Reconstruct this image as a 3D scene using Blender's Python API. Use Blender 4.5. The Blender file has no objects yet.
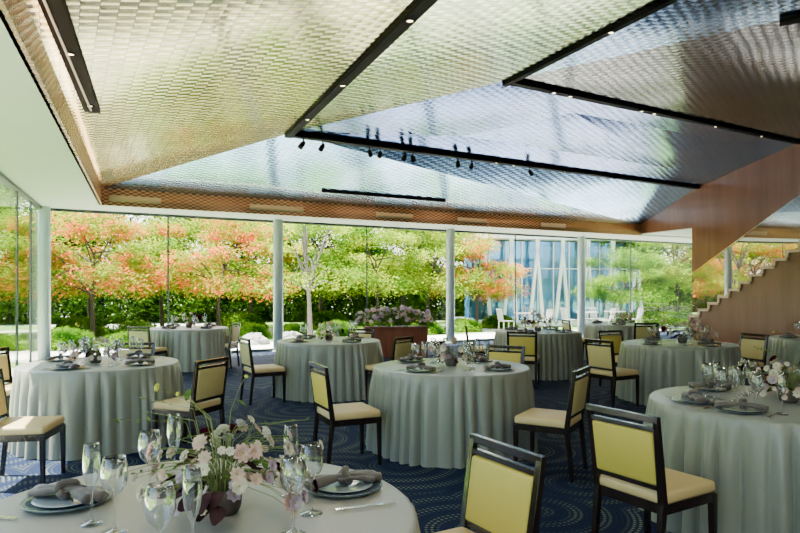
import bpy, math, random
from mathutils import Vector, Matrix
rnd = random.Random(7)
COL = bpy.context.scene.collection
pi = math.pi

# ---------------------------------------------------------------- helpers
def link(o):
    COL.objects.link(o); return o
def props(o, **k):
    for a, b in k.items():
        if b is not None: o[a] = b
    return o
def mk(name, verts, faces, mat=None, smooth=False, parent=None, bevel=0, **k):
    me = bpy.data.meshes.new(name)
    me.from_pydata([tuple(v) for v in verts], [], faces)
    if mat: me.materials.append(mat)
    if smooth:
        for p in me.polygons: p.use_smooth = True
    me.update()
    o = link(bpy.data.objects.new(name, me))
    if parent: o.parent = parent
    if bevel:
        b = o.modifiers.new("bevel", 'BEVEL'); b.width = bevel; b.segments = 3; b.limit_method = 'ANGLE'
    return props(o, **k)
def empty(name, loc=(0,0,0), rot=0, **k):
    o = link(bpy.data.objects.new(name, None)); o.empty_display_size = .1
    o.location = loc; o.rotation_euler = (0,0,rot)
    return props(o, **k)
class MB:
    def __init__(s): s.v=[]; s.f=[]
    def add(s, v, f):
        n=len(s.v); s.v+= [Vector(p) for p in v]; s.f += [tuple(i+n for i in q) for q in f]; return s
    def box(s, c, d, M=None):
        x,y,z=[i/2 for i in d]
        v=[Vector(p) for p in [(-x,-y,-z),(x,-y,-z),(x,y,-z),(-x,y,-z),(-x,-y,z),(x,-y,z),(x,y,z),(-x,y,z)]]
        if M: v=[M@p for p in v]
        v=[p+Vector(c) for p in v]
        return s.add(v,[(0,3,2,1),(4,5,6,7),(0,1,5,4),(1,2,6,5),(2,3,7,6),(3,0,4,7)])
    def beam(s, a, b, w, h, w2=None, h2=None):
        a=Vector(a); b=Vector(b); d=(b-a).normalized()
        up=Vector((0,0,1)) if abs(d.z)<.9 else Vector((0,1,0))
        sx=d.cross(up).normalized(); sy=sx.cross(d).normalized()
        w2=w2 or w; h2=h2 or h
        v=[]
        for p,ww,hh in ((a,w,h),(b,w2,h2)):
            for i,j in ((-1,-1),(1,-1),(1,1),(-1,1)): v.append(p+sx*i*ww/2+sy*j*hh/2)
        return s.add(v,[(0,1,2,3),(7,6,5,4),(0,4,5,1),(1,5,6,2),(2,6,7,3),(3,7,4,0)])
    def tube(s, pts, rads, n=8, cap=True, flat=1):
        pts=[Vector(p) for p in pts]; base=len(s.v); prev=None
        for i,p in enumerate(pts):
            d=(pts[min(i+1,len(pts)-1)]-pts[max(i-1,0)]).normalized()
            up=prev if prev else (Vector((0,0,1)) if abs(d.z)<.9 else Vector((1,0,0)))
            sx=d.cross(up).normalized(); sy=sx.cross(d).normalized(); prev=sy
            r=rads[i] if isinstance(rads,(list,tuple)) else rads
            for k in range(n):
                a=2*pi*k/n; s.v.append(p+sx*math.cos(a)*r+sy*math.sin(a)*r*flat)
        m=len(pts)
        for i in range(m-1):
            for k in range(n):
                a=base+i*n+k; b=base+i*n+(k+1)%n
                s.f.append((a,b,b+n,a+n))
        if cap:
            s.f.append(tuple(base+k for k in range(n))[::-1]); s.f.append(tuple(base+(m-1)*n+k for k in range(n)))
        return s
    def lathe(s, prof, n=24, c=(0,0,0), cap=True):
        base=len(s.v); c=Vector(c)
        for r,z in prof:
            for k in range(n):
                a=2*pi*k/n; s.v.append(c+Vector((r*math.cos(a),r*math.sin(a),z)))
        for i in range(len(prof)-1):
            for k in range(n):
                a=base+i*n+k; b=base+i*n+(k+1)%n
                s.f.append((a,b,b+n,a+n))
        if cap: s.f.append(tuple(base+k for k in range(n))[::-1])
        return s
    def mk(s, name, mat=None, **k): return mk(name, s.v, s.f, mat, **k)

def copy_thing(o, parent=None):
    c=o.copy(); link(c)
    if parent: c.parent=parent
    for ch in o.children: copy_thing(ch, c)
    return c
PROTO={}
def inst(key, builder, loc, rot=0, scale=1, label=None, group=None):
    """first call builds the thing, later calls copy it and its parts"""
    if key not in PROTO:
        o=builder(); PROTO[key]=o
    else: o=copy_thing(PROTO[key])
    o.location=loc; o.rotation_euler=(0,0,rot); o.scale=(scale,)*3
    if label: o["label"]=label
    if group: o["group"]=group
    return o

# ---------------------------------------------------------------- materials
def newmat(name):
    m=bpy.data.materials.new(name); m.use_nodes=True; nt=m.node_tree
    return m, nt, nt.nodes["Principled BSDF"], nt.nodes["Material Output"]
def N(nt,t,**k):
    n=nt.nodes.new(t)
    for a,b in k.items(): setattr(n,a,b)
    return n
def mathf(nt):
    L=nt.links.new
    def M(op,a,bb=None,c=None):
        n=N(nt,'ShaderNodeMath',operation=op)
        for i,x in enumerate((a,bb,c)):
            if x is None: continue
            if isinstance(x,(int,float)): n.inputs[i].default_value=x
            else: L(x,n.inputs[i])
        return n.outputs[0]
    return M
def pmat(name,col,rough=.5,metal=0,noise=.12,nscale=20,bump=0,sheen=0,spec=.5):
    m,nt,b,o=newmat(name); L=nt.links.new
    tc=N(nt,'ShaderNodeTexCoord'); no=N(nt,'ShaderNodeTexNoise'); no.inputs['Scale'].default_value=nscale; no.inputs['Detail'].default_value=4
    L(tc.outputs['Object'],no.inputs['Vector'])
    mx=N(nt,'ShaderNodeMix',data_type='RGBA')
    mx.inputs[6].default_value=tuple(c*(1-noise) for c in col)+(1,)
    mx.inputs[7].default_value=tuple(min(1,c*(1+noise)) for c in col)+(1,)
    L(no.outputs['Fac'],mx.inputs[0]); L(mx.outputs[2],b.inputs['Base Color'])
    b.inputs['Roughness'].default_value=rough; b.inputs['Metallic'].default_value=metal; b.inputs['Specular IOR Level'].default_value=spec
    if sheen: b.inputs['Sheen Weight'].default_value=sheen
    if bump:
        bu=N(nt,'ShaderNodeBump'); bu.inputs['Strength'].default_value=bump; bu.inputs['Distance'].default_value=.01
        L(no.outputs['Fac'],bu.inputs['Height']); L(bu.outputs[0],b.inputs['Normal'])
    return m
def thin_glass(name,tint=(.93,.97,.95),base=.04,top=.6,power=4.0,rough=0.0):
    m,nt,b,o=newmat(name); L=nt.links.new; nt.nodes.remove(b)
    tr=N(nt,'ShaderNodeBsdfTransparent'); tr.inputs[0].default_value=tint+(1,)
    gl=N(nt,'ShaderNodeBsdfGlossy'); gl.inputs['Roughness'].default_value=rough
    lw=N(nt,'ShaderNodeLayerWeight'); lw.inputs[0].default_value=.5
    pw=N(nt,'ShaderNodeMath',operation='POWER'); pw.inputs[1].default_value=power
    mr=N(nt,'ShaderNodeMapRange'); mr.inputs[3].default_value=base; mr.inputs[4].default_value=top
    L(lw.outputs['Facing'],pw.inputs[0]); L(pw.outputs[0],mr.inputs[0])
    mx=N(nt,'ShaderNodeMixShader'); L(mr.outputs[0],mx.inputs[0]); L(tr.outputs[0],mx.inputs[1]); L(gl.outputs[0],mx.inputs[2])
    L(mx.outputs[0],o.inputs[0]); return m
def weave(name,col,dark=.22,metal=.96,rough=.12,su=.13,sv=.064,bump=.36,gapw=.85):
    m,nt,b,o=newmat(name); L=nt.links.new; M=mathf(nt)
    tc=N(nt,'ShaderNodeTexCoord'); mp=N(nt,'ShaderNodeMapping'); mp.inputs['Rotation'].default_value=(0,0,-math.radians(28))
    L(tc.outputs['Object'],mp.inputs[0]); sp=N(nt,'ShaderNodeSeparateXYZ'); L(mp.outputs[0],sp.inputs[0])
    u=M('DIVIDE',sp.outputs[0],su); v=M('DIVIDE',sp.outputs[1],sv)
    if name=='copper_lattice': 
        v=M('DIVIDE',sp.outputs[2],sv); u=M('DIVIDE',M('ADD',sp.outputs[0],sp.outputs[1]),su)
    iu=M('FLOOR',u); iv=M('FLOOR',v); fu=M('SUBTRACT',u,iu); fv=M('SUBTRACT',v,iv)
    ck=M('FLOORED_MODULO',M('ADD',iu,iv),2)
    su_=M('SINE',M('MULTIPLY',fu,pi)); sv_=M('SINE',M('MULTIPLY',fv,pi))
    mxh=N(nt,'ShaderNodeMix'); L(ck,mxh.inputs[0]); L(su_,mxh.inputs[2]); L(sv_,mxh.inputs[3])
    cb=N(nt,'ShaderNodeCombineXYZ'); L(iu,cb.inputs[0]); L(iv,cb.inputs[1])
    wn=N(nt,'ShaderNodeTexWhiteNoise',noise_dimensions='2D'); L(cb.outputs[0],wn.inputs['Vector'])
    cb2=N(nt,'ShaderNodeCombineXYZ'); L(M('FLOOR',M('DIVIDE',iu,6)),cb2.inputs[0]); L(M('FLOOR',M('DIVIDE',iv,12)),cb2.inputs[1])
    wn2=N(nt,'ShaderNodeTexWhiteNoise',noise_dimensions='2D'); L(cb2.outputs[0],wn2.inputs['Vector'])
    val=M('ADD',M('MULTIPLY',ck,.62),M('ADD',M('MULTIPLY',wn.outputs[0],.23),M('MULTIPLY',wn2.outputs[0],.15)))
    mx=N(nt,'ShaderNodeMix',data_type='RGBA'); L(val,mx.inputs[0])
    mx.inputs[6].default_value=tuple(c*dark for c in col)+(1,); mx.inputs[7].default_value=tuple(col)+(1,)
    gap=M('MULTIPLY',M('MINIMUM',M('MULTIPLY',su_,8),1),M('MINIMUM',M('MULTIPLY',sv_,4),1))
    m2=N(nt,'ShaderNodeMix',data_type='RGBA',blend_type='MULTIPLY'); m2.inputs[0].default_value=gapw
    L(mx.outputs[2],m2.inputs[6]); L(gap,m2.inputs[7]); L(m2.outputs[2],b.inputs['Base Color'])
    L(M('ADD',M('MULTIPLY',ck,.12),rough),b.inputs['Roughness']); b.inputs['Metallic'].default_value=metal
    no=N(nt,'ShaderNodeTexNoise'); no.inputs['Scale'].default_value=.6; no.inputs['Detail'].default_value=0; L(tc.outputs['Object'],no.inputs['Vector'])
    h=M('ADD',M('MULTIPLY',mxh.outputs[0],.18),M('MULTIPLY',no.outputs['Fac'],8.0))
    bu=N(nt,'ShaderNodeBump'); bu.inputs['Strength'].default_value=bump; bu.inputs['Distance'].default_value=.012
    L(h,bu.inputs['Height']); L(bu.outputs[0],b.inputs['Normal'])
    return m
def leafmat(name,c1,c2,trans=.4,sc=1.2,p0=.38,p1=.62):
    m,nt,b,o=newmat(name); L=nt.links.new; nt.nodes.remove(b)
    tc=N(nt,'ShaderNodeTexCoord'); no=N(nt,'ShaderNodeTexNoise'); no.inputs['Scale'].default_value=sc; no.inputs['Detail'].default_value=6
    L(tc.outputs['Object'],no.inputs['Vector'])
    cr=N(nt,'ShaderNodeValToRGB'); cr.color_ramp.elements[0].position=p0; cr.color_ramp.elements[1].position=p1
    cr.color_ramp.elements[0].color=c1+(1,); cr.color_ramp.elements[1].color=c2+(1,)
    L(no.outputs['Fac'],cr.inputs[0])
    d=N(nt,'ShaderNodeBsdfDiffuse'); t=N(nt,'ShaderNodeBsdfTranslucent'); mx=N(nt,'ShaderNodeMixShader'); mx.inputs[0].default_value=trans
    L(cr.outputs[0],d.inputs[0]); L(cr.outputs[0],t.inputs[0]); L(d.outputs[0],mx.inputs[1]); L(t.outputs[0],mx.inputs[2]); L(mx.outputs[0],o.inputs[0])
    return m
def woodmat(name,c1,c2,scale=3,rough=.4):
    m,nt,b,o=newmat(name); L=nt.links.new
    tc=N(nt,'ShaderNodeTexCoord'); mp=N(nt,'ShaderNodeMapping'); mp.inputs['Scale'].default_value=(scale*4,scale*4,scale*.3)
    L(tc.outputs['Object'],mp.inputs[0]); no=N(nt,'ShaderNodeTexNoise'); no.inputs['Scale'].default_value=2; no.inputs['Detail'].default_value=8; no.inputs['Roughness'].default_value=.65
    L(mp.outputs[0],no.inputs['Vector'])
    cr=N(nt,'ShaderNodeValToRGB'); cr.color_ramp.elements[0].position=.32; cr.color_ramp.elements[1].position=.68
    cr.color_ramp.elements[0].color=c1+(1,); cr.color_ramp.elements[1].color=c2+(1,)
    L(no.outputs['Fac'],cr.inputs[0]); L(cr.outputs[0],b.inputs['Base Color']); b.inputs['Roughness'].default_value=rough
    return m
def carpetmat():
    m,nt,b,o=newmat('carpet_navy'); L=nt.links.new; M=mathf(nt)
    tc=N(nt,'ShaderNodeTexCoord')
    vo=N(nt,'ShaderNodeTexVoronoi',voronoi_dimensions='2D'); vo.inputs['Scale'].default_value=1.0; L(tc.outputs['Object'],vo.inputs['Vector'])
    vs=N(nt,'ShaderNodeVectorMath',operation='SUBTRACT'); L(tc.outputs['Object'],vs.inputs[0]); L(vo.outputs['Position'],vs.inputs[1])
    sp=N(nt,'ShaderNodeSeparateXYZ'); L(vs.outputs[0],sp.inputs[0])
    x,y=sp.outputs[0],sp.outputs[1]
    r=M('SQRT',M('ADD',M('MULTIPLY',x,x),M('MULTIPLY',y,y)))
    q=M('MULTIPLY',r,28); i=M('FLOOR',q); fr=M('SUBTRACT',M('SUBTRACT',q,i),.5)
    an=M('MULTIPLY',M('DIVIDE',M('ARCTAN2',y,x),2*pi),M('MULTIPLY_ADD',i,6,3))
    fa=M('SUBTRACT',M('FRACT',an),.5)
    d=M('SQRT',M('ADD',M('MULTIPLY',fr,fr),M('MULTIPLY',fa,fa)))
    dot=M('LESS_THAN',d,.31)
    band=M('MAXIMUM',M('MULTIPLY_ADD',M('SINE',M('MULTIPLY',i,1.25)),.7,.45),.06)
    no=N(nt,'ShaderNodeTexNoise'); no.inputs['Scale'].default_value=.8; L(tc.outputs['Object'],no.inputs['Vector'])
    area=M('MAXIMUM',M('MULTIPLY_ADD',no.outputs['Fac'],3.0,-.9),.2)
    fac=M('MINIMUM',M('MULTIPLY',M('MULTIPLY',dot,band),area),1)
    mx=N(nt,'ShaderNodeMix',data_type='RGBA'); L(fac,mx.inputs[0]); mx.inputs[6].default_value=(.004,.012,.042,1); mx.inputs[7].default_value=(.15,.19,.13,1)
    L(mx.outputs[2],b.inputs['Base Color']); b.inputs['Roughness'].default_value=.85; b.inputs['Specular IOR Level'].default_value=.12
    return m
def groundmat():
    m,nt,b,o=newmat('garden_ground'); L=nt.links.new
    tc=N(nt,'ShaderNodeTexCoord'); no=N(nt,'ShaderNodeTexNoise'); no.inputs['Scale'].default_value=.22; no.inputs['Detail'].default_value=5; L(tc.outputs['Object'],no.inputs['Vector'])
    n2=N(nt,'ShaderNodeTexNoise'); n2.inputs['Scale'].default_value=14; n2.inputs['Detail'].default_value=4; L(tc.outputs['Object'],n2.inputs['Vector'])
    cr=N(nt,'ShaderNodeValToRGB'); e=cr.color_ramp.elements; e[0].position=.52; e[1].position=.56
    e[0].color=(.20,.40,.05,1); e[1].color=(.82,.82,.72,1); L(no.outputs['Fac'],cr.inputs[0])
    mx=N(nt,'ShaderNodeMix',data_type='RGBA',blend_type='MULTIPLY'); mx.inputs[0].default_value=.4; L(cr.outputs[0],mx.inputs[6]); L(n2.outputs['Fac'],mx.inputs[7])
    L(mx.outputs[2],b.inputs['Base Color']); b.inputs['Roughness'].default_value=.95
    return m
def emat(name,col,e):
    m,nt,b,o=newmat(name); b.inputs['Emission Color'].default_value=col+(1,); b.inputs['Emission Strength'].default_value=e; return m

CLOTH=pmat('silver_sage_linen',(.235,.25,.21),.30,noise=.05,nscale=60,bump=.02,sheen=.12)
CLOTH_LAMPLIT=pmat('linen_warm_lamplight',(.275,.262,.225),.38,noise=.05,nscale=60,bump=.02,sheen=.12)  # table linen with warm lamplight painted into its colour
DARKW=woodmat('dark_stained_wood',(.008,.0055,.005),(.024,.014,.011),rough=.16)
BACKF=pmat('mustard_upholstery',(.58,.46,.08),.5,noise=.05,nscale=80,bump=.05)
BACKC=pmat('beige_upholstery',(.56,.47,.20),.5,noise=.05,nscale=80,bump=.05)
SEATF=pmat('cream_upholstery',(.64,.48,.22),.45,noise=.05,nscale=80,bump=.05)
CHINA=pmat('slate_porcelain',(.07,.10,.12),.10,noise=.04)
CHINA2=pmat('pale_porcelain',(.30,.35,.37),.10,noise=.02)
NAPK=pmat('taupe_napkin',(.085,.070,.062),.6,noise=.2,nscale=40,bump=.25,sheen=.25)
STEEL=pmat('polished_steel',(.85,.76,.58),.12,1,noise=.05)
GLASS=thin_glass('drinking_glass',(.97,.985,.985),.08,1.0,1.5)
WINDOW=thin_glass('window_glass',(.985,.99,.985),.01,.7,5)
BALU=thin_glass('balustrade_glass',(.70,.76,.74),.58,.9,3)
BLACK=pmat('black_metal',(.005,.004,.005),.7,0,spec=.1)
WHITE=pmat('white_paint',(.82,.84,.83),.5,noise=.03)
OUTG=pmat('grey_terrace_metal',(.30,.31,.30),.5,noise=.05)
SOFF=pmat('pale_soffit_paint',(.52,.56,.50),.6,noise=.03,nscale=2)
COLUMN=pmat('column_paint',(.42,.50,.50),.3,noise=.03)
WOOD=woodmat('walnut_panel',(.165,.064,.030),(.225,.092,.043),.6,.26)
PLANT=woodmat('planter_wood',(.12,.03,.015),(.20,.06,.03),2.0,.4)
VENT=pmat('vent_pale',(.40,.33,.23),.5)
FRAME=pmat('frame_grey',(.06,.08,.08),.4,.3)
BULB=emat('warm_bulb',(1,.72,.40),22)
GROUND=groundmat(); CARPET=carpetmat()

# ---------------------------------------------------------------- camera
cam=bpy.data.cameras.new('camera'); co=link(bpy.data.objects.new('camera',cam))
co.location=(0,0,1.45); co.rotation_euler=(pi/2,0,0); cam.lens=28.8; cam.sensor_width=36; cam.shift_y=.0294; cam.clip_end=300
bpy.context.scene.camera=co

# ---------------------------------------------------------------- room shell
def st(o,label,cat): return props(o,kind="structure",label=label,category=cat)
GL0=Vector((-7.2,12.85)); GL1=Vector((10.5,22.75)); 
def glp(s): return GL0+(GL1-GL0)*s/(GL1-GL0).length
gdir=(GL1-GL0).normalized(); ldir=Vector((.4,-1)).normalized()
def llp(s): return GL0+ldir*s
LEND=llp(16.8)
WR0=Vector((8.0,17.6)); WR1=Vector((16.16,-2.8))
def poly(name,pts,z,mat,thick=.1):
    n=len(pts); v=[(p[0],p[1],z) for p in pts]+[(p[0],p[1],z-thick) for p in pts]
    f=[tuple(range(n)),tuple(range(n,2*n))[::-1]]+[(i,i+n,(i+1)%n+n,(i+1)%n) for i in range(n)]
    return mk(name,v,f,mat)
room=[(LEND.x,LEND.y),(WR1.x,WR1.y),(11.5,22.7),(GL1.x,GL1.y),(GL0.x,GL0.y)]
st(poly('floor',room,0,CARPET),"navy carpet with dotted concentric circle pattern","floor")
gnd=mk('ground',[(-70,-20,-.12),(70,-20,-.12),(70,90,-.12),(-70,90,-.12)],[(0,1,2,3)],GROUND,kind="structure",label="garden ground of grass and pale gravel",category="ground")
st(poly('trim_1',[tuple(GL0+Vector((-.6,.6))),tuple(GL0+gdir*0+Vector((-.9,3.0))),tuple(GL1+Vector((-1.2,2.6))),tuple(GL1)],-.03,pmat('pale_stone_terrace',(.82,.82,.76),.8,nscale=5,bump=.05),.08),"pale stone terrace along the glass wall","terrace")
st(poly('ceiling',[(LEND.x-.6,LEND.y),(WR1.x+.5,WR1.y),(12.2,23.4),(GL1.x,GL1.y+.6),(GL0.x-.6,GL0.y+.4)],6.6,WHITE,.2),"roof slab over the hall","roof")
def wallq(name,a,b,z0,z1,mat,lab,t=.12,cat="wall"):
    m=MB(); d=Vector((b[0]-a[0],b[1]-a[1])).normalized(); n=Vector((-d.y,d.x))*t/2
    v=[]
    for z in (z0,z1):
        for p in (Vector(a[:2])-n,Vector(b[:2])-n,Vector(b[:2])+n,Vector(a[:2])+n): v.append((p.x,p.y,z))
    m.add(v,[(0,3,2,1),(4,5,6,7),(0,1,5,4),(1,2,6,5),(2,3,7,6),(3,0,4,7)])
    return st(m.mk(name,mat),lab,cat)
wallq('wall_back',GL0,GL1,3.18,6.4,WHITE,"upper wall band above the garden glazing",.2)
wallq('wall_left',LEND,GL0,3.18,6.4,WHITE,"upper wall band above the side glazing",.2)
wallq('wall_front',LEND,WR1,0,6.4,WHITE,"plain painted wall closing the hall",.1)
def wrp(t): return Vector((7.3+.4*t,19.4-t))
tops=[(0,3.16,3.45),(1.81,3.16,4.22),(1.81,0,4.22),(2.0,0,4.27),(4.7,0,4.88),(10.2,0,5.05),(22.2,0,5.3)]
v=[];f=[]
nrm=Vector((.93,.37))*.15
for t,zl,zh in tops:
    p=wrp(t)
    for q in (p,p+nrm):
        v+=[(q.x,q.y,zl),(q.x,q.y,zh)]
for i in range(len(tops)-1):
    a=4*i; b=a+4
    f+=[(a,b,b+1,a+1),(a+2,a+3,b+3,b+2),(a+1,b+1,b+3,a+3),(a,a+2,b+2,b)]
f+=[(0,1,3,2)]
st(mk('wall_right',v,f,WOOD),"walnut panelled wall beside the stairs","wall")
C0=Vector((-5.8,12.4)); C1=Vector((7.3,19.4)); L1=C0+Vector((.4,-1))*13.5
st(poly('trim_2',[tuple(C0),tuple(C1),(8.3,19.9),(10.6,21.0),tuple(GL1),tuple(GL0)],3.2,SOFF,.1),"white soffit over the garden glazing","soffit")
st(poly('trim_3',[tuple(GL0),tuple(LEND),tuple(L1),tuple(C0)],3.2,SOFF,.1),"pale grey soffit over the side glazing","soffit")
st(poly('trim_20',[(7.35,19.35),(8.05,17.65),(11.3,17.65),(11.3,20.9),(10.6,21.0)],3.2,SOFF,.06),"white soffit beside the wooden wall","soffit")
LAT=weave('copper_lattice',(.50,.27,.13),.4,.7,.25,.075,.034,.6,.4)
wallq('trim_4',C0,C1,3.1,3.44,LAT,"woven copper-toned fascia band",.06,"fascia")
wallq('trim_5',L1,C0,3.1,3.44,LAT,"woven copper-toned fascia band",.06,"fascia")
P=Vector((-1.79,10.4,4.0)); Q=Vector((1.57,9.14,4.45)); R=Vector((8.1,17.4,4.25)); S=Vector((9.2,14.7,4.85)); S2=Vector((11.45,9.2,5.0))
U=Vector((1.83,1.92,4.05)); V=Vector((4.47,3.32,4.55)); W=Vector((9.0,4.8,4.84)); c0=Vector((-5.8,12.4,3.42)); c1=Vector((7.3,19.4,3.42)); l1=Vector((-1.4,1.4,3.42))
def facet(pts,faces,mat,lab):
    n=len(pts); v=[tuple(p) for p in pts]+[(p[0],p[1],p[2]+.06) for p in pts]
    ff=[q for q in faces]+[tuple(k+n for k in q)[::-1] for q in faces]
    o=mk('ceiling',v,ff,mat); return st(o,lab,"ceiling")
facet([c0,P,U,l1],[(0,1,2,3)],weave('weave_gold_reflection',(1.0,.90,.46)),"woven silver ceiling facet with golden garden reflection in its colour")  # each facet's base colour has its reflected hue painted in
facet([c0,c1,P,R],[(0,1,2),(1,3,2)],weave('weave_sky_reflection',(.28,.56,.92),.38),"woven silver ceiling facet sloping down to the garden with sky reflection in its colour")
facet([P,Q,V,U],[(0,1,2,3)],weave('weave_green_reflection',(.84,.98,.62)),"woven silver ceiling facet with green-gold reflection in its colour")
facet([P,R,S,Q],[(0,1,2,3)],weave('weave_blue_reflection',(.05,.16,.50),.3),"woven silver ceiling facet with deep blue reflection in its colour")
facet([Q,W,V],[(0,1,2)],weave('weave_steelblue_reflection',(.16,.34,.68)),"woven ceiling facet with steel blue reflection in its colour")
facet([Q,S,S2,W],[(0,1,2,3)],weave('weave_wall_reflection',(.045,.034,.062),.3),"woven ceiling facet with dark bronze wall reflection in its colour")
mk('ceiling',[(l1.x,l1.y,3.42),(U.x,U.y,U.z),(V.x,V.y,V.z),(W.x,W.y,W.z),(S2.x,S2.y,S2.z),(16.2,-2.8,5),(LEND.x,LEND.y,3.42)],[(0,1,6),(1,2,6),(2,5,6),(2,3,5),(3,4,5)],bpy.data.materials['weave_green_reflection'],kind="structure",label="woven ceiling continuing over the hall",category="ceiling")
dz=Vector((0,0,.03))
def slot(i,a,b,w=.15,lab="recessed black lighting track in the ceiling"):
    return st(MB().beam(a-dz,b-dz,w,.05).mk('trim_%d'%i,BLACK),lab,"lighting track")
slot(6,P-(U-P)*.012,U,.12); slot(7,P,R,.14); slot(8,Q,S,.12); slot(9,Q-(V-Q)*.02,V,.08)
slot(10,Vector((-1.9,3.1,3.45)),Vector((-3.42,7.12,3.475)),.16); slot(11,Vector((-1.65,13.56,3.58)),Vector((1.06,15.04,3.57)),.07)
slot(12,Q+(W-Q)*.385,Q+(W-Q)*.7,.14)
st(MB().beam((-1.95,3.1,3.385),(-3.38,7.0,3.413),.018,.012).mk('trim_13',WHITE),"pale strip inside the black ceiling slot","lighting track")
vi=14
for s0,s1 in ((.15,1.1),(2.9,4.1),(5.9,6.9),(8.2,9.1),(10.9,11.8)):
    d=(C1-C0).normalized(); n=Vector((d.y,-d.x))*.05
    m=MB()
    a=C0+d*s0+n; b=C0+d*s1+n
    m.beam((a.x,a.y,3.24),(b.x,b.y,3.24),.02,.12)
    for k in range(4):
        m.beam((a.x+n.x*.3,a.y+n.y*.3,3.20+k*.028),(b.x+n.x*.3,b.y+n.y*.3,3.20+k*.028),.02,.010)
    st(m.mk('trim_%d'%vi,VENT),"pale louvred air vent in the fascia","vent"); vi+=1
wi=1
def window(a,b,nx=2,lab="full-height frameless garden window"):
    global wi
    w=wallq('window_%d'%wi,a,b,.06,3.08,WINDOW,lab,.02,"window"); wi+=1
    d=(Vector(b)-Vector(a))
    m=MB(); m.beam((a[0],a[1],.03),(b[0],b[1],.03),.08,.06); m.beam((a[0],a[1],3.08),(b[0],b[1],3.08),.1,.06)
    for k in range(1,nx):
        p=Vector(a)+d*k/nx; m.box((p.x,p.y,1.55),(.03,.03,3.0))
    m.mk('window_frame',FRAME,parent=w)
cols=[glp(s) for s in (0,4.85,9.7,14.55,19.4)]
for a,b in zip(cols[:-1],cols[1:]): window(tuple(a),tuple(b))
window(tuple(cols[-1]),tuple(GL1),1)
for s0,s1 in ((0,4.0),(4.0,8.0),(8.0,12.0),(12.0,16.7)): window(tuple(llp(s0)),tuple(llp(s1)),3)
inn=Vector((gdir.y,-gdir.x))*.22
for s in (0.05,4.85,9.7,14.55):
    p=glp(s)+inn
    m=MB(); m.lathe([(.115,0),(.115,3.1)],32); m.lathe([(.14,0),(.14,.03),(.115,.03)],32)
    o=m.mk('column',COLUMN,smooth=False,label="slim round pale grey column by the glass wall",category="column",group="columns along the glazing")
    for p_ in o.data.polygons: p_.use_smooth=len(p_.vertices)==4
    o.location=(p.x,p.y,0)

# ---------------------------------------------------------------- staircase
def stp(t,off=0.0): return Vector((6.2+.4*t,18.96-t))+Vector((.93,.37)).normalized()*off
stair=empty('staircase',(0,0,0),label="walnut staircase with pale treads and glass balustrade",category="staircase")
run=.27; rise=.165; t0=1.75; nst=22; i0=4
body=MB(); tread=MB()
def blk(mb,p,z0,z1): mb.add([(q.x,q.y,z0) for q in p]+[(q.x,q.y,z1) for q in p],[(0,3,2,1),(4,5,6,7),(0,1,5,4),(1,2,6,5),(2,3,7,6),(3,0,4,7)])
for i in range(i0,nst):
    a=t0+i*run; z=(i+1)*rise
    blk(body,[stp(a),stp(a+run),stp(a+run,1.12),stp(a,1.12)],max(0,z-2.4),z-.04)
    blk(tread,[stp(a-.03,-.05),stp(a+run,-.05),stp(a+run,1.12),stp(a-.03,1.12)],z-.06,z)
    blk(tread,[stp(a-.03,-.05),stp(a+.03,-.05),stp(a+.03,1.1),stp(a-.03,1.1)],z-rise,z-.04)
for i in range(i0):
    a=t0+i0*run; z=(i+1)*rise
    blk(body,[stp(a-.5,.55+i*.14),stp(a,.55+i*.14),stp(a,1.12),stp(a-.5,1.12)],0,z-.04)
    blk(tread,[stp(a-.5,.55+i*.14),stp(a,.55+i*.14),stp(a,1.12),stp(a-.5,1.12)],z-.04,z)
body.mk('stair_body',WOOD,parent=stair); tread.mk('treads',pmat('pale_oak_tread',(.62,.46,.30),.5),parent=stair)
a=stp(t0+i0*run,.05); b=stp(t0+nst*run,.05); za=(i0+.6)*rise; zt=(nst+.6)*rise
mk('balustrade_glass',[(a.x,a.y,za),(b.x,b.y,zt),(b.x,b.y,zt+1.05),(a.x,a.y,za+1.1)],[(0,1,2,3)],BALU,parent=stair)
MB().beam((a.x,a.y,za+1.1),(b.x,b.y,zt+1.06),.03,.02).mk('handrail',STEEL,parent=stair)

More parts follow.
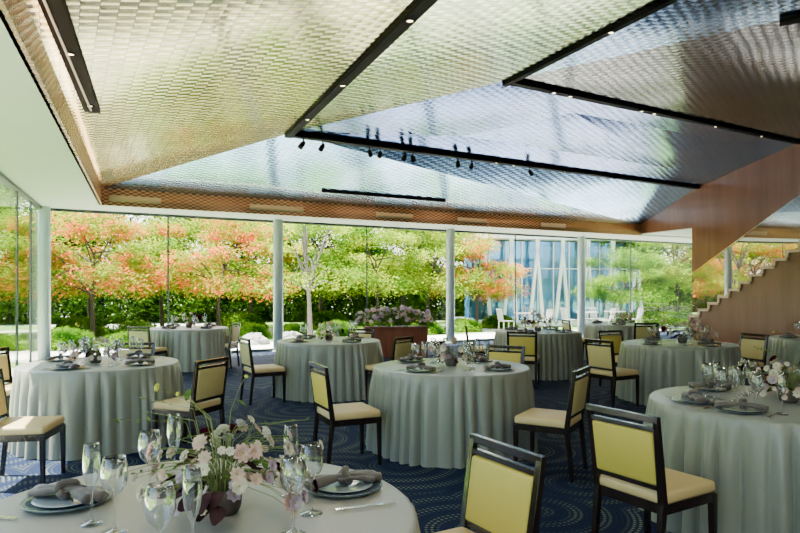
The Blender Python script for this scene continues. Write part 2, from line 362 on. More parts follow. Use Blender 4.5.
# ---------------------------------------------------------------- furniture builders
def build_chair(bf=None,lab="dark wood dining chair with mustard back and cream seat"):
    r=empty('dining_chair',category="chair",label=lab)
    m=MB(); m.box((.0,0,.425),(.43,.43,.065)); 
    s=m.mk('seat',SEATF,parent=r,bevel=.022,smooth=True)
    m=MB()
    m.beam((-.2,-.2,.375),(.2,-.2,.375),.03,.05); m.beam((-.2,.2,.375),(.2,.2,.375),.03,.05)
    m.beam((-.2,-.2,.375),(-.2,.2,.375),.03,.05); m.beam((.2,-.2,.375),(.2,.2,.375),.03,.05)
    m.mk('seat_frame',DARKW,parent=r)
    for y in (-.2,.2):
        MB().beam((.205,y,0),(.2,y,.39),.026,.026,.036,.036).mk('leg',DARKW,parent=r,bevel=.003)
        v=[]
        for x0,z,w,d in ((-.245,0,.026,.028),(-.205,.40,.036,.036),(-.265,.835,.03,.026)):
            yy=y*(1.04 if z>.5 else 1)
            v+=[(x0-d/2,yy-w/2,z),(x0+d/2,yy-w/2,z),(x0+d/2,yy+w/2,z),(x0-d/2,yy+w/2,z)]
        fc=[(3,2,1,0),(8,9,10,11)]+[(a+k,a+(k+1)%4,a+4+(k+1)%4,a+4+k) for a in (0,4) for k in range(4)]
        mk('leg',v,fc,DARKW,parent=r,bevel=.003,label="rear leg running up into the back post")
    def bx(z): return -.205-(z-.40)*.06/.43
    m=MB(); z0,z1=.49,.755
    v=[];
    for z,dx in ((z0,0),(z1,0)):
        for y in (-.188,.188):
            for t in (-.02,.02): v.append((bx(z)+t,y,z))
    m.add(v,[(0,2,3,1),(4,5,7,6),(0,1,5,4),(2,6,7,3),(0,4,6,2),(1,3,7,5)])
    m.mk('backrest',bf or BACKF,parent=r,bevel=.012,smooth=True)
    MB().beam((bx(.82),-.222,.82),(bx(.82),.222,.82),.028,.032).mk('top_rail',DARKW,parent=r,bevel=.003)
    MB().beam((bx(.772),-.2,.770),(bx(.772),.2,.770),.026,.022).mk('cross_rail',DARKW,parent=r,bevel=.003)
    MB().beam((bx(.48),-.2,.478),(bx(.48),.2,.478),.026,.025).mk('lower_rail',DARKW,parent=r,bevel=.003)
    return r
def build_beige(): return build_chair(BACKC,"dark wood dining chair with beige back and cream seat")
def chair(bx_,by,fx,fy,beige=0):
    l=math.hypot(fx,fy); fx/=l; fy/=l
    return inst('chair%d'%beige,build_beige if beige else build_chair,(bx_+fx*.265,by+fy*.265,0),math.atan2(fy,fx),1,None,"dining chairs")

def build_table(seed,R_=.715,cloth=None):
    def f():
        rr=random.Random(seed)
        r=empty('round_table',category="table",label="round banquet table under a floor-length silver grey linen cloth",group="banquet tables")
        n=480; v=[(0,0,.745)]; fc=[]
        ph=[rr.random()*6.28 for _ in range(8)]; n1=rr.choice([17,18,19])
        rings=[(.4,.745,0),(R_-.014,.745,0),(R_-.003,.742,0),(R_+.003,.733,0.02)]
        for k in range(1,15):
            t=k/14; rings.append((R_+.006+.032*t,.733-(.728)*t,t))
        for rad,z,t in rings:
            for k in range(n):
                a=2*pi*k/n; am=min(1,t*3.5)**.8*(.7+.45*t)
                th=2*(n1*a)+ph[0]+2.4*math.sin(3*a+ph[1])+1.8*math.sin(5*a+ph[4])+.9*math.sin(11*a+ph[6])
                w=2*abs(math.sin(th/2))**.7-1
                env=.6+.3*math.sin(7*a+ph[5])+.15*math.sin(13*a+ph[7])
                q=rad+am*(.044*env*w+.006*math.sin(13*a+ph[2])+.007*math.sin(5*a+ph[3]))
                v.append((q*math.cos(a),q*math.sin(a),z))
        for k in range(n): fc.append((0,1+k,1+(k+1)%n))
        for i in range(len(rings)-1):
            for k in range(n):
                a=1+i*n+k; b=1+i*n+(k+1)%n; fc.append((a,a+n,b+n,b))
        mk('tablecloth',v,fc,cloth or CLOTH,smooth=True,parent=r)
        m=MB(); m.lathe([(0,.70),(R_-.07,.70),(R_-.07,.735),(0,.735)],48); m.lathe([(.25,0),(.25,.03),(.04,.06),(.04,.7)],24)
        m.mk('table_top',DARKW,parent=r)
        return r
    return f
TZ=.7455
def build_plate():
    m=MB(); m.lathe([(0,.004),(.075,.004),(.08,0),(.085,.002),(.135,.012),(.138,.015),(.134,.016),(.09,.008),(0,.007)],48,cap=False)
    r=empty('plate',category="plate",label="slate grey plate with a pale inner plate")
    m.mk('charger',CHINA,smooth=True,parent=r)
    m=MB(); m.lathe([(0,.010),(.07,.010),(.106,.019),(.104,.021),(.07,.0135),(0,.013)],40,cap=False)
    m.mk('inner_plate',CHINA2,smooth=True,parent=r); return r
def build_napkin():
    m=MB()
    def strand(x0,x1,y0,y1,w,sd):
        rr=random.Random(sd); pts=[];rad=[]
        for i in range(13):
            t=i/12; x=x0+(x1-x0)*t; y=y0+(y1-y0)*t+.008*math.sin(t*6+sd)
            pts.append((x,y,.018+.018*(1-abs(x)/.13)+.003*rr.random())); rad.append(w*(.45+.55*min(1,abs(x)/.07))*(.9+.2*rr.random()))
        m.tube(pts,rad,12,flat=.6)
    strand(-.135,.12,-.022,.014,.028,1); strand(-.12,.135,.018,-.016,.026,2); strand(-.10,.125,.0,.035,.020,3); strand(-.03,.10,-.03,-.045,.016,4)
    pts=[(.012*math.sin(a*2)+.004,.034*math.cos(a),.036+.022*math.sin(a)) for a in [k*2*pi/14 for k in range(15)]]
    m.tube(pts,.012,8)
    return m.mk('napkin',NAPK,smooth=True,category="napkin",label="taupe napkin tied in a knot on a plate")
def build_wine():
    m=MB(); m.lathe([(0,0),(.036,0),(.036,.003),(.007,.008),(.004,.02),(.004,.10),(.012,.110),(.031,.132),(.039,.158),(.037,.19),(.031,.218),(.030,.219),(.036,.19),(.038,.158),(.030,.133),(.010,.112)],28,cap=False)
    return m.mk('wine_glass',GLASS,smooth=True,category="glass",label="clear stemmed wine glass")
def build_flute():
    m=MB(); m.lathe([(0,0),(.033,0),(.033,.003),(.006,.008),(.004,.02),(.004,.095),(.010,.105),(.021,.135),(.026,.17),(.025,.20),(.021,.24),(.020,.241),(.024,.20),(.025,.17),(.020,.136),(.008,.107)],28,cap=False)
    return m.mk('champagne_flute',GLASS,smooth=True,category="glass",label="clear tall champagne flute")
def build_fork():
    m=MB(); m.beam((-.1,0,.006),(.04,0,.006),.012,.003,.007,.003); m.beam((.04,0,.006),(.062,0,.006),.02,.003)
    for k in range(4): m.beam((.06,-.0085+k*.0057,.006),(.1,-.0085+k*.0057,.007),.003,.002)
    return m.mk('fork',STEEL,category="fork",label="steel dinner fork beside a plate")
def build_knife():
    m=MB(); m.beam((-.1,0,.006),(0,0,.006),.013,.005); m.beam((0,0,.006),(.11,0,.006),.017,.002,.006,.002)
    return m.mk('knife',STEEL,category="knife",label="steel dinner knife beside a plate")

# flowers
def bloom_mesh(name,mat,mat2,rings,rad):
    v=[];f=[];fm=[]
    for ri,(n,tilt,ln,wd) in enumerate(rings):
        for k in range(n):
            a=2*pi*k/n+ri*.6; ca,sa=math.cos(a),math.sin(a); b=len(v)
            for i in range(5):
                t=i/4; el=tilt*(1-.35*t)
                r_=ln*t*math.cos(el); z=ln*t*math.sin(el)-.15*ln*t*t
                w=wd*math.sin(pi*(.14+.72*t))**.8
                if i==4: w*=.75
                for j in (-1,0,1):
                    zz=z+abs(j)*.18*wd
                    x=r_-abs(j)*.06*ln*t; y=j*w/2
                    v.append((rad*(x*ca-y*sa),rad*(x*sa+y*ca),rad*zz))
            for i in range(4):
                for j in range(2):
                    q=b+i*3+j; f.append((q,q+1,q+4,q+3)); fm.append(0)
    m=MB(); m.lathe([(0.02,.0),(.16,.05),(.15,.2),(.0,.26)],8)
    b=len(v); v+=[tuple(p*rad) for p in m.v]; f+=[tuple(i+b for i in q) for q in m.f]; fm+=[1]*len(m.f)
    me=bpy.data.meshes.new(name); me.from_pydata(v,[],f); me.materials.append(mat); me.materials.append(mat2)
    for p,i in zip(me.polygons,fm): p.material_index=i; p.use_smooth=True
    return me
def petal(name,c,tr=.25): return leafmat(name,tuple(x*.8 for x in c),c,tr,8)
FY=pmat('stamen',(.35,.4,.12),.7)
PINK=petal('petal_blush',(.82,.60,.52)); WHT=petal('petal_cream',(.88,.82,.68)); BURG=petal('petal_burgundy',(.06,.005,.018)); LIL=petal('petal_mauve',(.62,.50,.62)); YEL=petal('petal_lime',(.70,.68,.12))
full=[(7,.35,1,.8),(7,.8,.85,.75),(5,1.2,.65,.6)]
daisy=[(6,.35,1,.85),(6,.7,.75,.6)]
BM=[bloom_mesh('bloom_blush',PINK,FY,[(9,.45,1,.6),(8,.85,.85,.55),(6,1.2,.65,.5)],.025),bloom_mesh('bloom_cream',WHT,FY,full,.021),bloom_mesh('bloom_burgundy',BURG,BURG,full+[(9,.6,.9,.4)],.030),bloom_mesh('bloom_mauve',LIL,FY,full,.020),bloom_mesh('bloom_lime',YEL,FY,full,.012)]
BL=["dusty pink flower","cream white flower","dark burgundy dahlia","pale mauve flower","small lime yellow blossom"]
GREENL=leafmat('leaf_green',(.05,.12,.025),(.14,.22,.05),.3,10); PURPL=leafmat('leaf_purple',(.03,.014,.019),(.075,.038,.042),.15,10); STEM=pmat('stem_green',(.16,.20,.05),.6)
VASE=pmat('stoneware_vase',(.10,.085,.075),.5)
def leafquad(v,f,p,d,ln,wd,rr):
    d=d.normalized(); s=d.cross(Vector((rr.uniform(-.3,.3),rr.uniform(-.3,.3),1))).normalized(); b=len(v)
    up=s.cross(d)
    v+=[p,p+d*ln*.45+s*wd/2+up*.1*ln,p+d*ln+up*-.1*ln,p+d*ln*.45-s*wd/2+up*.1*ln]; f.append((b,b+1,b+2,b+3))
def bigleaf(v,f,p,d,ln,wd,rr):
    d=d.normalized(); s=d.cross(Vector((rr.uniform(-.4,.4),rr.uniform(-.4,.4),1))).normalized(); up=s.cross(d); b=len(v)
    for i in range(6):
        t=i/5; w=wd*.5*math.sin(pi*(.06+.9*t))**.7
        c=p+d*ln*t-up*ln*.22*t*t
        v+=[c-s*w+up*w*.3,c,c+s*w+up*w*.3]
    for i in range(5):
        for j in (0,1):
            q=b+3*i+j; f.append((q,q+1,q+4,q+3))
def arrangement(x,y,seed,n=18,rad=.2,h=.24,lime=2,dark=.2,bs=1,ex=1,label="loose arrangement of dusty pink, cream and burgundy flowers in low vase"):
    rr=random.Random(seed)
    r=empty('flower_arrangement',(x,y,TZ),category="flowers",label=label)
    m=MB(); m.lathe([(0,0),(.045,0),(.055,.02),(.058,.05),(.052,.075),(.047,.075),(.05,.05),(.045,.03),(0,.02)],24,cap=False); m.mk('vase',VASE,smooth=True,parent=r)
    sm=MB(); gv=[];gf=[];pv=[];pf=[]
    for i in range(n):
        a=rr.uniform(0,2*pi); q=math.sqrt(rr.uniform(.05,1))*rad; z=.03+h*(1-.42*(q/rad)**1.5)*rr.uniform(.05,1)
        tall=i<lime
        if tall: z=h*rr.uniform(1.1,1.35)+.05; q=rad*rr.uniform(.5,1.1)
        if i%6==5: q*=1.3; z=z*.8+.04
        p=Vector((ex*q*math.cos(a),q*math.sin(a),z))
        kind=4 if tall else (2 if rr.random()<dark else rr.choice([0,0,1,1,1,3]))
        mid=Vector((p.x*.3,p.y*.3,.07+z*.6))
        sm.tube([(p.x*.12,p.y*.12,.05),mid*.6+Vector((0,0,.03)),mid,p*.6+mid*.4+Vector((0,0,.012)),p],[.0016,.0014,.0013,.0011,.0009],5)
        o=link(bpy.data.objects.new('flower',BM[kind])); o.parent=r; o.location=p; o["label"]=BL[kind]
        dirv=Vector((p.x*1.6,p.y*1.6-.04,.12)).normalized(); o.rotation_mode='QUATERNION'; o.rotation_quaternion=dirv.to_track_quat('Z','Y'); s=rr.uniform(.6,1.3)*bs; o.scale=(s,)*3
        if i%2==0:
            t=rr.uniform(.3,.8); pp=mid*(1-t)+p*t; bigleaf(gv,gf,pp,Vector((rr.uniform(-1,1),rr.uniform(-1,1),rr.uniform(-.3,.7))),rr.uniform(.025,.05),rr.uniform(.012,.022),rr)
    for i in range(int(n*.12)):
        a=rr.uniform(0,2*pi); q=rad*rr.uniform(.7,1.3); p=Vector((ex*q*math.cos(a),q*math.sin(a),rr.uniform(.10,h*1.25)))
        mid=Vector((p.x*.35,p.y*.35,.06+p.z*.75))
        sm.tube([(p.x*.1,p.y*.1,.05),mid,p],[.0013,.001,.0008],5)
        for k in range(5):
            t=.35+.65*k/4; pp=mid*(1-t)+p*t; bigleaf(gv,gf,pp,Vector((rr.uniform(-1,1),rr.uniform(-1,1),rr.uniform(-.2,.8))),rr.uniform(.012,.024),.009,rr)
    for i in range(int(n*.28)):
        a=rr.uniform(0,2*pi); q=rr.uniform(.2,.6)*rad; p=Vector((ex*q*math.cos(a),q*math.sin(a),rr.uniform(.05,.07+h*.35)))
        bigleaf(pv,pf,p,Vector((math.cos(a),math.sin(a),rr.uniform(-.6,.4))),rr.uniform(.06,.10),rr.uniform(.04,.07),rr)
    sm.mk('stems',STEM,parent=r); mk('green_leaves',gv,gf,GREENL,parent=r,smooth=True); mk('purple_leaves',pv,pf,PURPL,parent=r,smooth=True)
    return r
def glass_at(kind,x,y):
    if kind=='w': return inst('wine',build_wine,(x,y,TZ),0,1,None,"stemmed wine glasses")
    return inst('flute',build_flute,(x,y,TZ),0,1,None,"champagne flutes")
def setting(tx,ty,ang,glasses=2,cut=True,pr=.50):
    c,s=math.cos(ang),math.sin(ang)
    def at(r,l): return (tx+r*c-l*s,ty+r*s+l*c)
    x,y=at(pr,0); inst('plate',build_plate,(x,y,TZ),0,1,None,"slate grey plates")
    inst('napkin',build_napkin,(x,y,TZ+.010),ang+rnd.uniform(.9,2.0),1,None,"knotted napkins")
    if cut:
        x,y=at(pr+.01,.172); inst('fork',build_fork,(x,y,TZ),ang+pi,1,None,"dinner forks")
        x,y=at(pr+.01,-.172); inst('knife',build_knife,(x,y,TZ),ang+pi,1,None,"dinner knives")
    if glasses>0: glass_at('f',*at(pr-.20,-.10))
    if glasses>1: glass_at('w',*at(pr-.19,-.19))
    if glasses>2: glass_at('w',*at(pr-.27,-.02))

# ---------------------------------------------------------------- tables
tabs={'T1':(-.66,2.0),'T2':(-2.9,6.2),'T3':(.475,5.95),'T4':(2.35,4.05),'T5':(-1.0,9.0),'T6':(-3.96,12.0),'T7':(2.37,11.0),'T8':(3.7,8.5),'T9':(4.6,13.3),'T10':(6.25,9.4)}
for i,(k,(x,y)) in enumerate(tabs.items()):
    if k=='T1': inst('tabnear',build_table(15,.71,CLOTH_LAMPLIT),(x,y,0),0,1,"round banquet table under a grey linen cloth with warm lamplight in its colour","banquet tables")
    else: inst('tab%d'%(i%3),build_table(11+i%3),(x,y,0),i*.7,1,None,"banquet tables")
for px,py,a in ((-.2,2.27,.4),(-1.10,2.12,2.8)):
    inst('plate',build_plate,(px,py,TZ),0,1,None,"slate grey plates"); inst('napkin',build_napkin,(px,py,TZ+.010),a,1.0,None,"knotted napkins")
inst('fork',build_fork,(-.11,2.07,TZ),.35,1,None,"dinner forks"); inst('knife',build_knife,(-1.27,1.98,TZ),2.9,1,None,"dinner knives")
for k,x,y in (('f',-.93,1.93),('w',-.83,1.86),('w',-.60,1.60),('f',-.545,1.68),('w',-.86,2.20),('f',-.375,2.2),('w',-.31,1.86),('f',-.84,2.38),('w',-.28,2.02)): glass_at(k,x,y)
arrangement(-.56,2.03,3,98,.25,.28,4,.10,1.02,1.15)
for nm,angs,g in (('T2',(-.4,-1.7,1.2,2.8),3),('T3',(-2.2,-.7,.9,2.4),3),('T5',(-2.4,-.8,.8,2.4),2),('T4',(3.2,-2.4,1.9,.4),3),('T6',(-2,-.6,1,2.5),1),('T7',(-2.2,-.8,.9,2.5),2),('T8',(-2.7,-1.2,.4,1.9),2),('T9',(-2,-.6,1,2.5),1),('T10',(3.0,-2.0),2)):
    x,y=tabs[nm]
    for a in angs: setting(x,y,a,g,nm in('T2','T3','T4','T5','T8'))
glass_at('w',2.08,3.72); glass_at('f',2.16,3.62)
arrangement(-2.95,6.2,11,36,.25,.25,2,.15,1.25); arrangement(.475,5.95,12,36,.24,.25,2,.15,1.25); arrangement(2.44,4.02,13,70,.24,.29,3,.13,1.15)
arrangement(-1,9,14,26,.26,.26,1,.15,1.5); arrangement(-3.96,12,15,22,.25,.32,0,.1,1.6); arrangement(2.37,11,16,26,.29,.32,0,.1,1.6)
arrangement(3.75,8.5,17,46,.36,.36,1,.1,1.6); arrangement(4.6,13.3,18,18,.25,.28,0,.1,1.6); arrangement(6.25,9.4,19,22,.28,.28,1,.15,1.5)

# ---------------------------------------------------------------- chairs
for c in [(.42,2.55,-.87,-.5,0),(1.13,3.27,.85,.52,0),(-.68,5.3,.91,.42,0),(-1.67,5.7,-.93,.37,1),(-3.1,4.8,1,.15,1),(1.42,5.0,-.85,.5,1),(-2.0,8.2,.85,.5,1),(-3.07,12.0,-.95,.1,1),
          (-.62,10.15,-.35,-.94,1),(.05,8.35,-.83,.55,1),(1.8,9.45,.3,.95,0),(1.17,7.1,-.5,-.85,0),(2.45,7.9,.87,.5,1),(3.4,13.15,.95,.1,1),(3.2,9.75,.35,-.93,0),(4.6,11.95,0,1,1),(4.98,9.0,-.93,-.35,1),
          (3.6,5.35,-.85,-.55,1),(1.15,11.2,.98,-.1,1),(-3.1,7.5,.1,-1,1),(-4.3,6.7,.9,-.3,1),(-4.4,10.75,.3,.95,1)]:
    chair(*c)

# ---------------------------------------------------------------- planter
pl=empty('planter',(-.1,13.9,0),math.radians(8),label="brown wooden planter box filled with mauve and white flowers",category="planter")
m=MB(); m.box((0,0,.33),(1.35,.45,.66)); 
m.mk('planter_box',PLANT,parent=pl,bevel=.01)
m=MB(); m.box((0,0,.64),(1.39,.49,.05)); m.mk('rim',PLANT,parent=pl,bevel=.006)
gv=[];gf=[];rr=random.Random(5)
for i in range(1700):
    x=rr.uniform(-.85,.85); y=rr.uniform(-.3,.3); z=.66+rr.random()*.36*(1-abs(x)*.4)
    leafquad(gv,gf,Vector((x,y,z)),Vector((rr.uniform(-1,1),rr.uniform(-1,1),rr.uniform(-.2,1))),.08,.04,rr)
mk('planter_foliage',gv,gf,GREENL,parent=pl,kind="stuff")
for i in range(98):
    o=link(bpy.data.objects.new('flower',BM[rr.choice([0,1,3,3,3])])); o.parent=pl
    x=rr.uniform(-.85,.85); o.location=(x,rr.uniform(-.36,.1),.76+rr.random()*.34*(1-abs(x)*.4)); o.rotation_euler=(rr.uniform(.4,1.3),0,rr.uniform(-1,1)); s=rr.uniform(2.3,3.4); o.scale=(s,)*3

# ---------------------------------------------------------------- track spotlights
def build_spot():
    r=empty('track_spotlight',label="small black spotlight hanging from the ceiling track",category="spotlight")
    MB().beam((0,0,0),(0,0,-.1),.02,.02).mk('bracket',BLACK,parent=r)
    m=MB(); m.tube([(0,.03,-.07),(0,-.02,-.13),(0,-.09,-.21)],[.03,.055,.055],16); m.mk('lamp_head',BLACK,parent=r); return r
for s in (.02,.05,.127,.145,.19,.205,.295,.325,.46):
    p=P+(R-P)*s; inst('spot',build_spot,(p.x,p.y,p.z-.055),rnd.uniform(-.8,.8),.78,None,"track spotlights")
def build_down():
    r=empty('downlight',label="small warm downlight set in the black ceiling track",category="downlight")
    MB().lathe([(.04,0),(.044,-.012),(.034,-.014),(.028,-.004)],20,cap=False).mk('ring',BLACK,parent=r)
    MB().lathe([(.0,-.004),(.028,-.004)],20,cap=False).mk('bulb',BULB,parent=r); return r
for a_,b_,ss in ((P,R,(.38,.42,.55,.70,.74,.9)),(Q,S,(.1,.14,.34,.38,.6,.8)),(P,U,(.12,.3,.52)),(Vector((-1.9,3.1,3.45)),Vector((-3.42,7.12,3.475)),(.55,.93)),(Q,V,(.3,))):
    for s in ss:
        p=a_+(b_-a_)*s; inst('down',build_down,(p.x,p.y,p.z-.052),0,1,None,"track downlights")

# ---------------------------------------------------------------- garden
BARK=pmat('bark_brown',(.07,.05,.035),.9,nscale=30,bump=.3); BARKW=pmat('bark_pale',(.15,.135,.115),.9,nscale=20,bump=.2)
FOL={'green':leafmat('foliage_green',(.025,.11,.005),(.24,.43,.022)),'deep':leafmat('foliage_deep',(.012,.065,.005),(.12,.26,.018)),
     'lime':leafmat('foliage_lime',(.08,.24,.01),(.54,.62,.04)),'orange':leafmat('foliage_orange',(.22,.40,.02),(.88,.31,.06),sc=1.9,p0=.49,p1=.62),'red':leafmat('foliage_red',(.24,.40,.02),(.92,.20,.06),sc=1.9,p0=.46,p1=.60)}
def build_tree(kind,seed,leaves=13000,H=4.6,crown=2.3,bark=BARK,lsz=.115,flat=.42,zlo=.34):
    def fn():
        rr=random.Random(seed)
        r=empty('tree' ,category="tree")
        m=MB(); top=Vector((rr.uniform(-.2,.2),rr.uniform(-.2,.2),H*.62)); 
        m.tube([(0,0,-.15),(.05,.03,H*.25),top],[.09,.06,.03],8)
        blobs=[]
        for i in range(17):
            a=i*2.4+rr.random(); q=crown*rr.uniform(.3,.85); e=Vector((q*math.cos(a),q*math.sin(a),H*rr.uniform(zlo,.92)))
            st_=Vector((.05,.03,H*.25)).lerp(top,rr.random()); mid=st_.lerp(e,.5)+Vector((0,0,.2))
            m.tube([st_,mid,e],[.035,.022,.01],6); blobs.append((e,crown*rr.uniform(.28,.5)))
        blobs.append((Vector((0,0,H*.92)),crown*.45))
        m.mk('trunk',bark,parent=r)
        v=[];f=[]
        for i in range(leaves):
            c,rad=rr.choice(blobs); d=Vector((rr.gauss(0,1),rr.gauss(0,1),rr.gauss(0,1))).normalized()*rad*(.3+.85*rr.random())
            d.z*=flat; s=lsz*rr.uniform(.6,1.2)
            q=c+d
            if q.z<.05: q.z=.05+rr.random()*.3
            leafquad(v,f,q,Vector((rr.uniform(-1,1),rr.uniform(-1,1),rr.uniform(-.6,.3))),s,s*.75,rr)
        mk('foliage',v,f,FOL[kind],parent=r,kind="stuff"); return r
    return fn
TL={'green':"green leafy garden tree",'deep':"dense dark green tree at the garden edge",'lime':"garden tree with yellow-green leaves",'orange':"maple tree with a few orange leaves among green",'red':"maple tree with red-orange leaf tips",'thin':"slender tree with sparse yellow-green leaves"}
def tree(kind,x,y,s=1,seed=0):
    if kind=='deep': b=build_tree('deep',21+seed,13000,6.8,2.8,lsz=.21,flat=.8,zlo=.05)
    elif kind=='thin': b=build_tree('lime',55,2600,4.6,1.4,BARKW,.10)
    else: b=build_tree(kind,31+seed)
    inst('tree_%s%d'%(kind,seed),b,(x,y,-.1),rnd.uniform(0,6.28),s,TL[kind],"garden trees")
for t in [('green',-12.4,18.4,1,0),('red',-9.7,20.2,.95,0),('lime',-9.2,24.8,1.1,0),('red',-6.2,22.0,.95,0),('green',-14.0,22,1.2,1),('orange',-6.2,26.6,1.1,0),('thin',-2.6,18.6,1,0),('green',-3.6,24.8,1.0,0),('lime',-.9,25.0,.95,0),
          ('lime',1.2,26.4,1.0,0),('red',3.1,26.0,.85,0),('lime',-3.6,29,1.2,0),('green',.2,29.5,1.2,1),('green',10.4,29.5,1.0,1),('lime',13.2,30.5,1.1,0),('orange',16,30.4,1.1,1),
          ('lime',-13.4,14.5,.85,0),('orange',-12.4,9.0,.85,1),('red',-14.2,11.8,.9,0),('lime',-10.8,5.2,.8,0),('green',-9.8,1.4,.9,0),('orange',-11.8,24.4,1.0,0),('green',9.3,26.8,.72,0)]: tree(*t)
for i in range(14):
    tree('deep',-28+i*4.1,30.5+i*1.05+(i%2)*1.8,1.2+.1*(i%3),i%2)
for x,y in ((-17,18.5),(-18,13.2),(-16.8,8.2),(-15.2,3.0),(-13.2,-1.5)): tree('deep',x,y,.95,0)
def build_bush():
    rr=random.Random(9); r=empty('round_bush',category="bush",label="clipped rounded green azalea bush")
    m=MB(); m.lathe([(.60*math.cos(a),.42*math.sin(a)) for a in [k*pi/2/8 for k in range(9)]],20); m.mk('dark_core',FOL['deep'],parent=r)  # solid dark dome filling the bush inside its leaf shell
    v=[];f=[]
    for i in range(3200):
        a=rr.uniform(0,2*pi); e=math.asin(rr.random()); lump=1+.10*math.sin(5*a+3*e)*math.cos(4*e); c=Vector((.70*math.cos(a)*math.cos(e),.66*math.sin(a)*math.cos(e),.47*math.sin(e)))*rr.uniform(.90,1.05)*lump
        leafquad(v,f,c,Vector((rr.uniform(-1,1),rr.uniform(-1,1),rr.uniform(-.2,1))),.07,.04,rr)
    mk('foliage',v,f,FOL['green'],parent=r,kind="stuff"); return r
for x,y,s in [(-10.4,16.2,1.0),(-9.0,17.2,1.1),(-7.7,17.8,.8),(-8.2,19.8,1.2),(-11.9,15.2,1.2),(-6.2,19.6,.9),(-4.9,20.8,1.0),(-3.6,21.4,.9),(-10.5,13.4,.8),(-2.2,22.2,1.0),(-.8,22,1),(.9,22.8,1),(2.4,24.2,1.0),(-11.0,11.2,1),(-9.8,7.6,1),(4.1,26.5,1.1),(-13.6,17.2,1.2),(-.2,26.6,1.4),(-6.0,24.2,1.4),(-10.9,21.9,1.3),(-3.0,26.4,1.4),(9.8,27.2,1.2),(11.8,28,1.3),(13.9,28.4,1.4)]:
    inst('bush',build_bush,(x,y,-.12),rnd.uniform(0,6),s,None,"clipped garden bushes")
def build_hedge():
    rr=random.Random(12); r=empty('wild_shrub',category="bush",label="tall loose dark green shrub")
    v=[];f=[]
    cs=[(Vector((-1.3+2.6*(k%5)/4,rr.uniform(-.5,.5),.35+.75*(k//5))),rr.uniform(.55,.8)) for k in range(15)]
    for i in range(8500):
        c,rad=rr.choice(cs); d=Vector((rr.gauss(0,1),rr.gauss(0,1),rr.gauss(0,1))).normalized()*rad*(.3+.75*rr.random()); q=c+d
        if q.z<.03: q.z=.03+rr.random()*.2
        leafquad(v,f,q,Vector((rr.uniform(-1,1),rr.uniform(-1,1),rr.uniform(-.6,.8))),.16,.12,rr)
    mk('foliage',v,f,FOL['deep'],parent=r,kind="stuff")
    m=MB()
    for c,rad in cs: m.tube([(c.x*.3,c.y*.3,-.05),(c.x*.6,c.y*.6,c.z*.6),c],[.03,.02,.01],6)
    m.mk('stems',BARK,parent=r); return r
for i in range(19):
    inst('hedge',build_hedge,(-27+i*2.65,27.8+i*.55,-.12),rnd.uniform(-.1,.4),1.15,None,"shrubs at the garden edge")
def build_rock():
    rr=random.Random(4); m=MB(); n=14
    for i in range(8):
        e=i/7*pi/2
        for k in range(n):
            a=2*pi*k/n; q=(1+.18*math.sin(3*a+i)+.1*rr.uniform(-1,1)); m.v.append(Vector((.5*q*math.cos(a)*math.cos(e),.36*q*math.sin(a)*math.cos(e),.36*math.sin(e)*(1+.1*rr.uniform(-1,1)))))
    for i in range(7):
        for k in range(n): a=i*n+k;b=i*n+(k+1)%n; m.f.append((a,b,b+n,a+n))
    return m.mk('garden_rock',pmat('granite',(.3,.3,.29),.9,nscale=12,bump=.4),category="rock",label="weathered grey garden rock")
for x,y,s in [(-4.0,17.6,1.1),(-3.3,19.4,.9),(-5.2,17.3,.8),(-1.0,19.2,1.2),(-6.4,16.6,.8),(.4,20.2,.7)]:
    inst('rock',build_rock,(x,y,-.13),rnd.uniform(0,6),s,None,"garden rocks")
# pavilion
pv=empty('white_pavilion',(6.1,30,-.1),math.radians(12),label="white pavilion with slanted columns over tall blue glazing",category="building")
m=MB(); m.box((.9,0,3.9),(7.7,4.8,.30)); m.mk('roof_slab',WHITE,parent=pv)
m=MB(); m.box((.9,0,.1),(7.7,5.2,.2)); m.mk('base_slab',WHITE,parent=pv)
for k in range(13):
    x=-2.75+k*.60; a=(x,-2.15,.2); b=(x+(.40 if k%2 else -.30),-2.15,3.75)
    MB().beam(a,b,.15,.10,.09,.10).mk('slanted_column',WHITE,parent=pv)
m=MB(); m.box((.9,.0,1.95),(7.2,3.2,3.5)); m.mk('glazing',pmat('steel_blue_glazing',(.08,.24,.42),.05,.5,noise=.8,nscale=1.1),parent=pv)
m=MB()
for k in range(10): m.box((-2.6+k*.75,-1.63,1.95),(.04,.05,3.5))
m.box((.9,-1.63,2.5),(7.2,.05,.04))
m.mk('mullions',WHITE,parent=pv)
def build_ochair():
    r=empty('terrace_chair',category="chair",label="grey slatted terrace chair on the stone paving")
    m=MB()
    for k in range(5): m.box((-.18+k*.09,0,.44),(.07,.42,.02))
    m.mk('seat',OUTG,parent=r)
    m=MB()
    for k in range(5): m.beam((-.22,-.18+k*.09,.48),(-.29,-.18+k*.09,.86),.05,.015)
    m.beam((-.295,-.22,.87),(-.295,.22,.87),.03,.03); m.mk('backrest',OUTG,parent=r)
    for x,y in ((.2,-.2),(.2,.2),(-.2,-.2),(-.2,.2)): MB().beam((x,y,0),(x,y,.43),.03,.03).mk('leg',OUTG,parent=r)
    return r
def build_otable():
    r=empty('terrace_table',category="table",label="small round grey terrace table on the stone paving")
    MB().lathe([(0,.70),(.42,.70),(.42,.73),(0,.73)],32,cap=False).mk('table_top',OUTG,parent=r)
    MB().lathe([(.24,0),(.24,.02),(.03,.04),(.03,.7)],20).mk('pedestal',OUTG,parent=r); return r
for x,y in ((4.6,23.6),(7.2,24.6),(8.6,25.6)):
    inst('ot',build_otable,(x,y,-.12),0,1,None,"terrace tables")
    for a in (.3,2.4,4.4): inst('oc',build_ochair,(x-.75*math.cos(a),y-.75*math.sin(a),-.12),a,1,None,"terrace chairs")

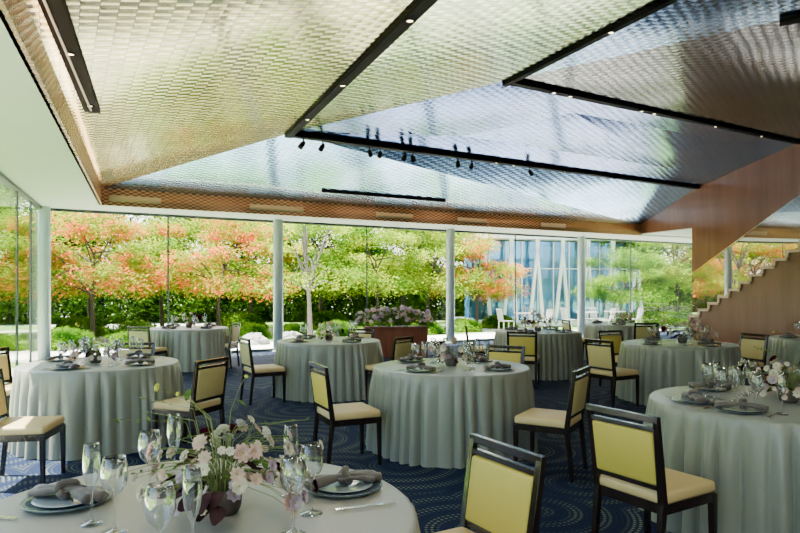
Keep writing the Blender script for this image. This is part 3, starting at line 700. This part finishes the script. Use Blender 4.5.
# ---------------------------------------------------------------- light
w=bpy.data.worlds.new('world'); bpy.context.scene.world=w; w.use_nodes=True; nt=w.node_tree
sky=nt.nodes.new('ShaderNodeTexSky'); sky.sky_type='NISHITA'; sky.sun_disc=False; sky.sun_elevation=math.radians(50); sky.sun_rotation=math.radians(-30); sky.air_density=1; sky.dust_density=2
nt.links.new(sky.outputs[0],nt.nodes['Background'].inputs[0]); nt.nodes['Background'].inputs[1].default_value=1.1
sl=bpy.data.lights.new('sun','SUN'); sl.energy=50; sl.angle=.01; sl.color=(1,.95,.83); so=link(bpy.data.objects.new('sun',sl))
so.rotation_euler=Vector((.50,-.05,-1.0)).to_track_quat('-Z','Y').to_euler()
def area(x,y,z,sx,sy,e,c=(1,.97,.92),rot=None):
    l=bpy.data.lights.new('fill_and_track_lamp','AREA'); l.shape='RECTANGLE'; l.size=sx; l.size_y=sy; l.energy=e; l.color=c
    o=link(bpy.data.objects.new('fill_and_track_lamp',l)); o.location=(x,y,z)
    if rot: o.rotation_euler=rot
    return o
for x,y,z in ((.3,.6,3.3),(3.2,.3,3.9),(6.2,2.2,4.2),(3.8,-1.5,3.9),(8.5,5.5,4.3)): area(x,y,z,.5,.5,34,(1,.94,.84))  # unseen fill lamps added to brighten the hall from the camera side
for s in (.06,.2,.36,.55,.75):
    p=P+(R-P)*s; area(p.x,p.y-.1,p.z-.25,.3,.3,26,(1,.88,.7))
for s in (.25,.6):
    p=P+(U-P)*s; area(p.x+.1,p.y,p.z-.12,.3,.3,26,(1,.90,.75))
def edge_glow(a,b,e):  # strip light added for a copper glow along the fascia edge
    a=Vector(a); b=Vector(b); d=b-a; l=bpy.data.lights.new('added_glow_strip','AREA'); l.shape='RECTANGLE'; l.size=d.length; l.size_y=.05; l.energy=e; l.color=(1,.62,.30)
    o=link(bpy.data.objects.new('added_glow_strip',l)); o.location=(a+b)/2; zax=Vector((0,0,-1)); x=d.normalized(); y=zax.cross(x)
    M_=Matrix((x,y,zax)).transposed(); o.rotation_euler=M_.to_euler()
ci=(C1-C0).normalized(); ni=Vector((ci.y,-ci.x))*.12
edge_glow((C0.x+ni.x+.3,C0.y+ni.y+.1,3.2),(C1.x+ni.x-.3,C1.y+ni.y-.2,3.2),22)
edge_glow((L1.x+.15,L1.y,3.2),(C0.x+.2,C0.y-.3,3.2),22)
